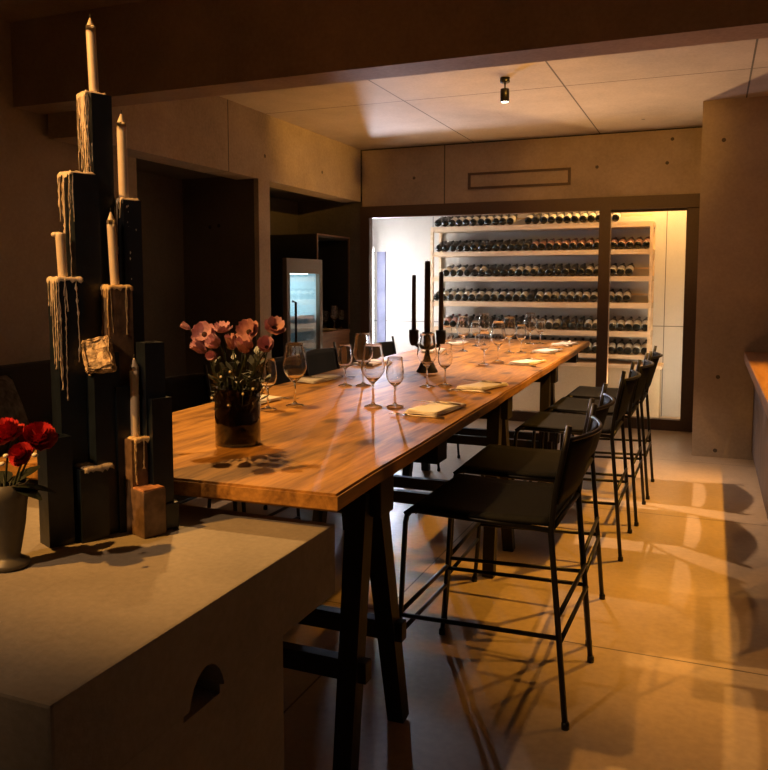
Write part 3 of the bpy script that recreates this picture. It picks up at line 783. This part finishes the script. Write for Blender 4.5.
# ------------------------------------------------------------------ red roses in the small goblet on the block
GP = Vector((-1.362, 1.215, BZ))
gb = thing('goblet_vase', 'small grey ceramic goblet of red roses on the concrete block', 'vase', GP)
MB().lathe([(0, .001), (.040, .001), (.044, .006), (.042, .013), (.028, .02), (.024, .026), (.027, .04), (.036, .09), (.043, .15), (.046, .183), (.043, .183), (.039, .15), (.030, .08), (0, .05)], 32).build('bowl', M['ceramic'], gb)
for px, py, y, sz, lab, ax in ((38, 442, 1.24, .040, 'red rose leaning over the aisle side of the goblet', Vector((.5, -.35, .8))), (8, 441, 1.20, .044, 'red rose standing upright in the goblet', Vector((-.1, -.4, 1))), (24, 456, 1.19, .028, 'smaller red rose tucked low between the two large roses', Vector((.1, -.8, .5)))):
    flower(px, py, y, sz, 'rose', lab, GP + Vector((random.uniform(-.01, .01), random.uniform(-.01, .01), .07)), 'red roses in the goblet', [M['red']], ax)
lf = thing('rose_leaves', 'dark rose leaves spilling from the goblet', 'greenery', GP)
b = MB()
for i in range(16):
    a = rs.uniform(0, 6.28); s0 = Vector((.02 * math.cos(a), .02 * math.sin(a), .175)); d = Vector((math.cos(a), math.sin(a), rs.uniform(-.1, 1.0))).normalized(); w = d.cross(Vector((0, 0, 1))).normalized()
    l = rs.uniform(.04, .085)
    b.grid(lambda u, v: s0 + d * u * l + w * (v - .5) * .04 * math.sin(math.pi * (.04 + .92 * u)) + Vector((0, 0, -.02 * u * u)), 5, 2)
    b.tube([Vector((0, 0, .08)), s0, s0 + d * l * .5], .0014, n=5)
b.build('foliage', M['leaf'], lf)
for px, py in ((6, 456), (2, 464), (35, 455)): MB().ball(on_y(px, py, 1.17) - GP, .006, (1, 1, .8), 8, 6).build('white_bud', M['gyp'], lf)

# ------------------------------------------------------------------ candle sculpture of glazed square columns
SC0 = at_dist(105, 530, 2.0); SC0.z = BZ
ca = thing('candle_sculpture', 'tall cluster of dark glazed square columns dripping with wax on the concrete block', 'candle holder', SC0)
ROT = R(-24)
def wax_on(px, dist, zt, w, rot, mat, drips, rs, name='wax_drips'):
    c = at_dist(px, 283, dist); c = Vector((c.x, c.y, 0)) - Vector((SC0.x, SC0.y, 0)); zt -= BZ
    b = MB(); M3 = Matrix.Rotation(rot, 3, 'Z'); h = w / 2
    per = []
    for k in range(48):   # perimeter of the square
        t = k / 12; sd = int(t); f = t - sd
        p = [(-h + w * f, -h), (h, -h + w * f), (h - w * f, h), (-h, h - w * f)][sd]
        per.append(M3 @ Vector((p[0], p[1], 0)) + c)
    # set pool of wax over the top edge, with a ragged hem
    hem = [p.lerp(c, -.045) + Vector((0, 0, zt - rs.uniform(.002, .012))) for p in per]
    mid = [p.lerp(c, -.05) + Vector((0, 0, zt + rs.uniform(-.001, .002))) for p in per]
    top = [p.lerp(c, .06) + Vector((0, 0, zt + rs.uniform(.003, .007))) for p in per]
    inn = [p.lerp(c, .45) + Vector((0, 0, zt + rs.uniform(.000, .005))) for p in per]
    rows = [[b.bm.verts.new(v) for v in L] for L in (hem, mid, top, inn)]
    cv = b.bm.verts.new(c + Vector((0, 0, zt + .001)))
    for a_, b_ in zip(rows, rows[1:]):
        for k in range(48): b._f([a_[k], a_[(k + 1) % 48], b_[(k + 1) % 48], b_[k]])
    for k in range(48): b._f([rows[-1][k], rows[-1][(k + 1) % 48], cv])
    for _ in range(drips):
        k = rs.choice([0, 0, 1, 2, 3, 4, 5, 6, 7, 8, 9, 10, 11, 12, 12, 13, 16, 21, 46, 47])
        p = per[k] + (per[k] - c) * .012
        L = (rs.uniform(.02, .12) if rs.random() < .5 else rs.uniform(.1, .32)) * min(1, zt / .3); n = max(5, int(L / .007)); pts = []; rr_ = []
        x = Vector((0, 0, 0)); tang = (per[(k + 1) % 48] - per[k]).normalized(); r0 = rs.uniform(.0005, .0013)
        for i in range(n + 1):
            x = x + tang * rs.uniform(-.0011, .0011)
            pts.append(p + x + Vector((0, 0, zt - L * i / n))); rr_.append(r0 * rs.uniform(.6, 1.4) * (2.2 if rs.random() < .15 else 1) * (1.9 if i == n else 1))
        b.tube(pts, rr_, n=6)
    return b.build(name, mat, ca)
def column(px, dist, ytop, w, mat, rot=ROT, hollow=True, top=None, ybot=None):
    """hollow square column rising from the block to the height seen at picture row ytop"""
    p = at_dist(px, ytop, dist); zt = p.z
    c = Vector((p.x - SC0.x, p.y - SC0.y, 0)); h = w / 2; zb = 0 if ybot is None else at_dist(px, ybot, dist).z - BZ
    b = MB(); z1 = zt - BZ
    if hollow:
        t = .009
        for a_, b_ in (((-h, -h, zb), (h, -h + t, z1)), ((-h, h - t, zb), (h, h, z1)), ((-h, -h + t, zb), (-h + t, h - t, z1)), ((h - t, -h + t, zb), (h, h - t, z1))): b.box(a_, b_)
        b.box((-h + t, -h + t, zb), (h - t, h - t, z1 - .03))
    else: b.box((-h, -h, zb), (h, h, z1), bev=.004)
    if top:
        b.mi = 1; b.box((-h + .002, -h + .002, z1 - .002), (h - .002, h - .002, z1 + .004), bev=.002)
    b.turn(rot); b.move(c)
    o = b.build('column', [mat] + ([top] if top else []), ca)
    for p_ in o.data.polygons: p_.use_smooth = False
    return zt
rs = random.Random(11)
BL_, BW_ = M['blue_glaze'], M['brown_glaze']
cols = [  # px, dist, ytop, width, glaze, wax material, drips
    (97, 2.085, 96, .050, BL_, 'cream_wax', 26), (80, 2.05, 175, .062, BL_, 'cream_wax', 12), (128, 2.075, 201, .046, BL_, 'cream_wax', 11),
    (65, 2.01, 279, .060, BL_, 'cream_wax', 26), (115, 2.035, 287, .060, BW_, 'tarnish_wax', 12), (150, 2.0, 342, .050, BL_, None, 0), (156, 1.99, 397, .054, BL_, None, 0),
    (100, 2.0, 352, .064, BL_, None, 0), (88, 1.965, 466, .066, BL_, 'grey_wax', 4), (137, 1.99, 437, .062, BW_, 'tarnish_wax', 24), (54, 1.95, 436, .058, BL_, None, 0), (122, 2.01, 385, .056, BL_, None, 0)]
for px, dist, yt, w, g, wx, dr in cols:
    rot = ROT + R(rs.uniform(-4, 4))
    zt = column(px, dist, yt, w, g, rot)
    if wx: wax_on(px, dist, zt, w, rot, M[wx], dr, rs)
rot = ROT + R(4); zt = column(148, 1.945, 488, .060, BW_, rot, hollow=False, top=M['orange_top'])
column(169, 1.985, 501, .036, BL_, ROT, hollow=False)
# thick slab of set wax on one column
q = at_dist(99, 356, 1.965) - SC0
b = MB().box((-.030, -.018, -.038), (.030, .018, .038), bev=.006)
bmesh.ops.subdivide_edges(b.bm, edges=b.bm.edges[:], cuts=3, use_grid_fill=True)
for v_ in b.bm.verts: v_.co += Vector((rs.uniform(-1, 1), rs.uniform(-1, 1), rs.uniform(-1, 1))) * .0045
b.turn(R(-12), 'Y'); b.turn(R(-22), 'X'); b.turn(R(28)); b.move(q)
b.build('wax_slab', M['pitted_wax'], ca)
def taper(px0, y0, px1, y1, dist, r, lab, burnt=False):
    p0 = at_dist(px0, y0, dist); p1 = at_dist(px1, y1, dist)
    t = thing('taper_candle', lab, 'candle', p0, 0, 'cream tapers in the candle sculpture')
    d = p1 - p0; n = 10
    pts = [d * (i / n) for i in range(n)]
    if burnt:
        b = MB().tube(pts + [d * .97, d], [r] * n + [r * 1.05, r * .9], n=14)
        b.ball(d + Vector((-.010, -.006, -.004)), .008, (1.2, 1, .8)); b.ball(d + Vector((-.004, 0, -.002)), .010, (1, 1, .5))
    else:
        L = d.length
        b = MB().tube(pts + [d * (1 - .03 / L), d * (1 - .018 / L), d * (1 - .008 / L), d], [r] * n + [r, r * .8, r * .42, r * .15], n=14)
    b.build('wax', M['cream_wax'], t)
    MB().tube([d * .99, d + Vector((.001, 0, .009))], .0012, n=6).build('wick', M['iron'], t)
taper(94.5, 99, 90, 18, 2.085, .0112, 'cream taper on the highest column of the candle sculpture')
taper(124, 204, 121, 114, 2.075, .0118, 'cream taper with a long tip on the second highest column of the sculpture')
taper(63.5, 282, 60, 233, 2.01, .0110, 'burnt-down stubby cream taper with wax spilling from its lip', True)
taper(115.5, 291, 110.5, 212, 2.035, .0108, 'cream taper on the waxy brown column in the middle of the sculpture')
taper(135.5, 441, 134, 358, 1.99, .0108, 'lowest cream taper of the sculpture, on the short brown column by the table')

# ------------------------------------------------------------------ glasses on the niche worktop
for i, (dx, dy) in enumerate(((0, 0), (.06, .09), (-.07, .10), (.0, .19), (.08, .22))):
    o = bpy.data.objects.new('wine_glass', GB if i % 2 else GS); COL.objects.link(o); o.location = (-3.80 + dx, 7.60 + dy, .9008)
    tag(o, 'clean wine glass in the cluster on the brown worktop of the black cabinet', 'wine glass', 'wine glasses on the niche worktop')

# ------------------------------------------------------------------ lights
WARM = (1.0, .50, .15); COOL = (.80, .88, 1.0)
def spot(name, loc, target, power, angle, blend=.4, col=WARM, r=.025):
    l = bpy.data.lights.new(name, 'SPOT'); l.energy = power; l.color = col; l.spot_size = R(angle); l.spot_blend = blend; l.shadow_soft_size = r
    o = bpy.data.objects.new(name, l); COL.objects.link(o); o.location = loc
    o.rotation_euler = (Vector(target) - Vector(loc)).to_track_quat('-Z', 'Y').to_euler(); return o
def area(name, loc, target, power, sx, sy, col, spread=180):
    l = bpy.data.lights.new(name, 'AREA'); l.shape = 'RECTANGLE'; l.size = sx; l.size_y = sy; l.energy = power; l.color = col; l.spread = R(spread)
    o = bpy.data.objects.new(name, l); COL.objects.link(o); o.location = loc
    o.rotation_euler = (Vector(target) - Vector(loc)).to_track_quat('-Z', 'Y').to_euler(); return o
def point(name, loc, power, col, r=.05):
    l = bpy.data.lights.new(name, 'POINT'); l.energy = power; l.color = col; l.shadow_soft_size = r
    o = bpy.data.objects.new(name, l); COL.objects.link(o); o.location = loc; return o
spot('spotlight_aisle', (-2.15, .15, 2.8), (-.2, 3.2, 0), 300, 50, .6, (1, .44, .08))
spot('spotlight_sculpture', (-1.75, -.35, 2.85), (-1.32, 1.75, 1.0), 112, 50, .7, (1, .58, .28))
spot('spotlight_table_far', (-1.378, 5.56, 2.64), (-1.378, 5.4, 0), 330, 90, .6, (1, .62, .36))
spot('spotlight_table_mid', (-2.1, 2.9, 2.8), (-1.42, 2.65, .9), 200, 70, .6, (1, .54, .17))
spot('spotlight_bar_near', (.87, 3.5, 2.8), (.15, 3.9, 0), 145, 66, .6, (1, .43, .07))
spot('spotlight_bar_far', (.56, 5.0, 2.75), (-.1, 4.7, 0), 450, 76, .6, (1, .43, .04))
spot('cellar_downlight', (-.45, 8.25, 2.78), (-.6, 8.6, 1.0), 110, 150, .5, (1, .55, .17))
spot('added_uplight', (-2.75, 8.10, .25), (-2.75, 6.9, 2.8), 110, 75, .8, (1, .44, .07))  # unseen warm uplight added to put orange on ceiling and side beam
spot('added_uplight_middle', (-1.75, 8.10, .25), (-1.75, 6.9, 2.8), 230, 70, .8, (1, .45, .08))  # added between the other two to brighten the ceiling by the far wall
spot('added_uplight_pier_end', (-.8, 8.10, .25), (-.85, 6.9, 2.8), 270, 75, .8, (1, .58, .26))  # invented floor spot, out of sight, warming the ceiling at the pier end
area('tube_spill_low', (-3.583, 8.38, .95), (-1.7, 5.2, 0), 9, .03, .3, (.86, .9, 1.0), 75)
area('tube_spill', (-3.583, 8.38, 1.62), (-2.0, 5.2, 2.75), 62, .03, .25, (.72, .78, 1.0), 150)
spot('added_beam_wash', (-.3, 4.4, 2.76), (-3.5, 6.9, 2.72), 330, 28, 1.0, (1, .45, .06))  # hidden lamp added to lift the side beam; no fixture is modelled
spot('added_far_wall_wash', (-1.0, 4.4, 2.76), (-.7, 7.9, 2.45), 95, 46, .8, (1, .45, .06))  # extra unseen wash put in to brighten the far wall
w = bpy.data.worlds.new('world'); sc.world = w; w.use_nodes = True
w.node_tree.nodes['Background'].inputs['Color'].default_value = (1, .8, .6, 1); w.node_tree.nodes['Background'].inputs['Strength'].default_value = .003
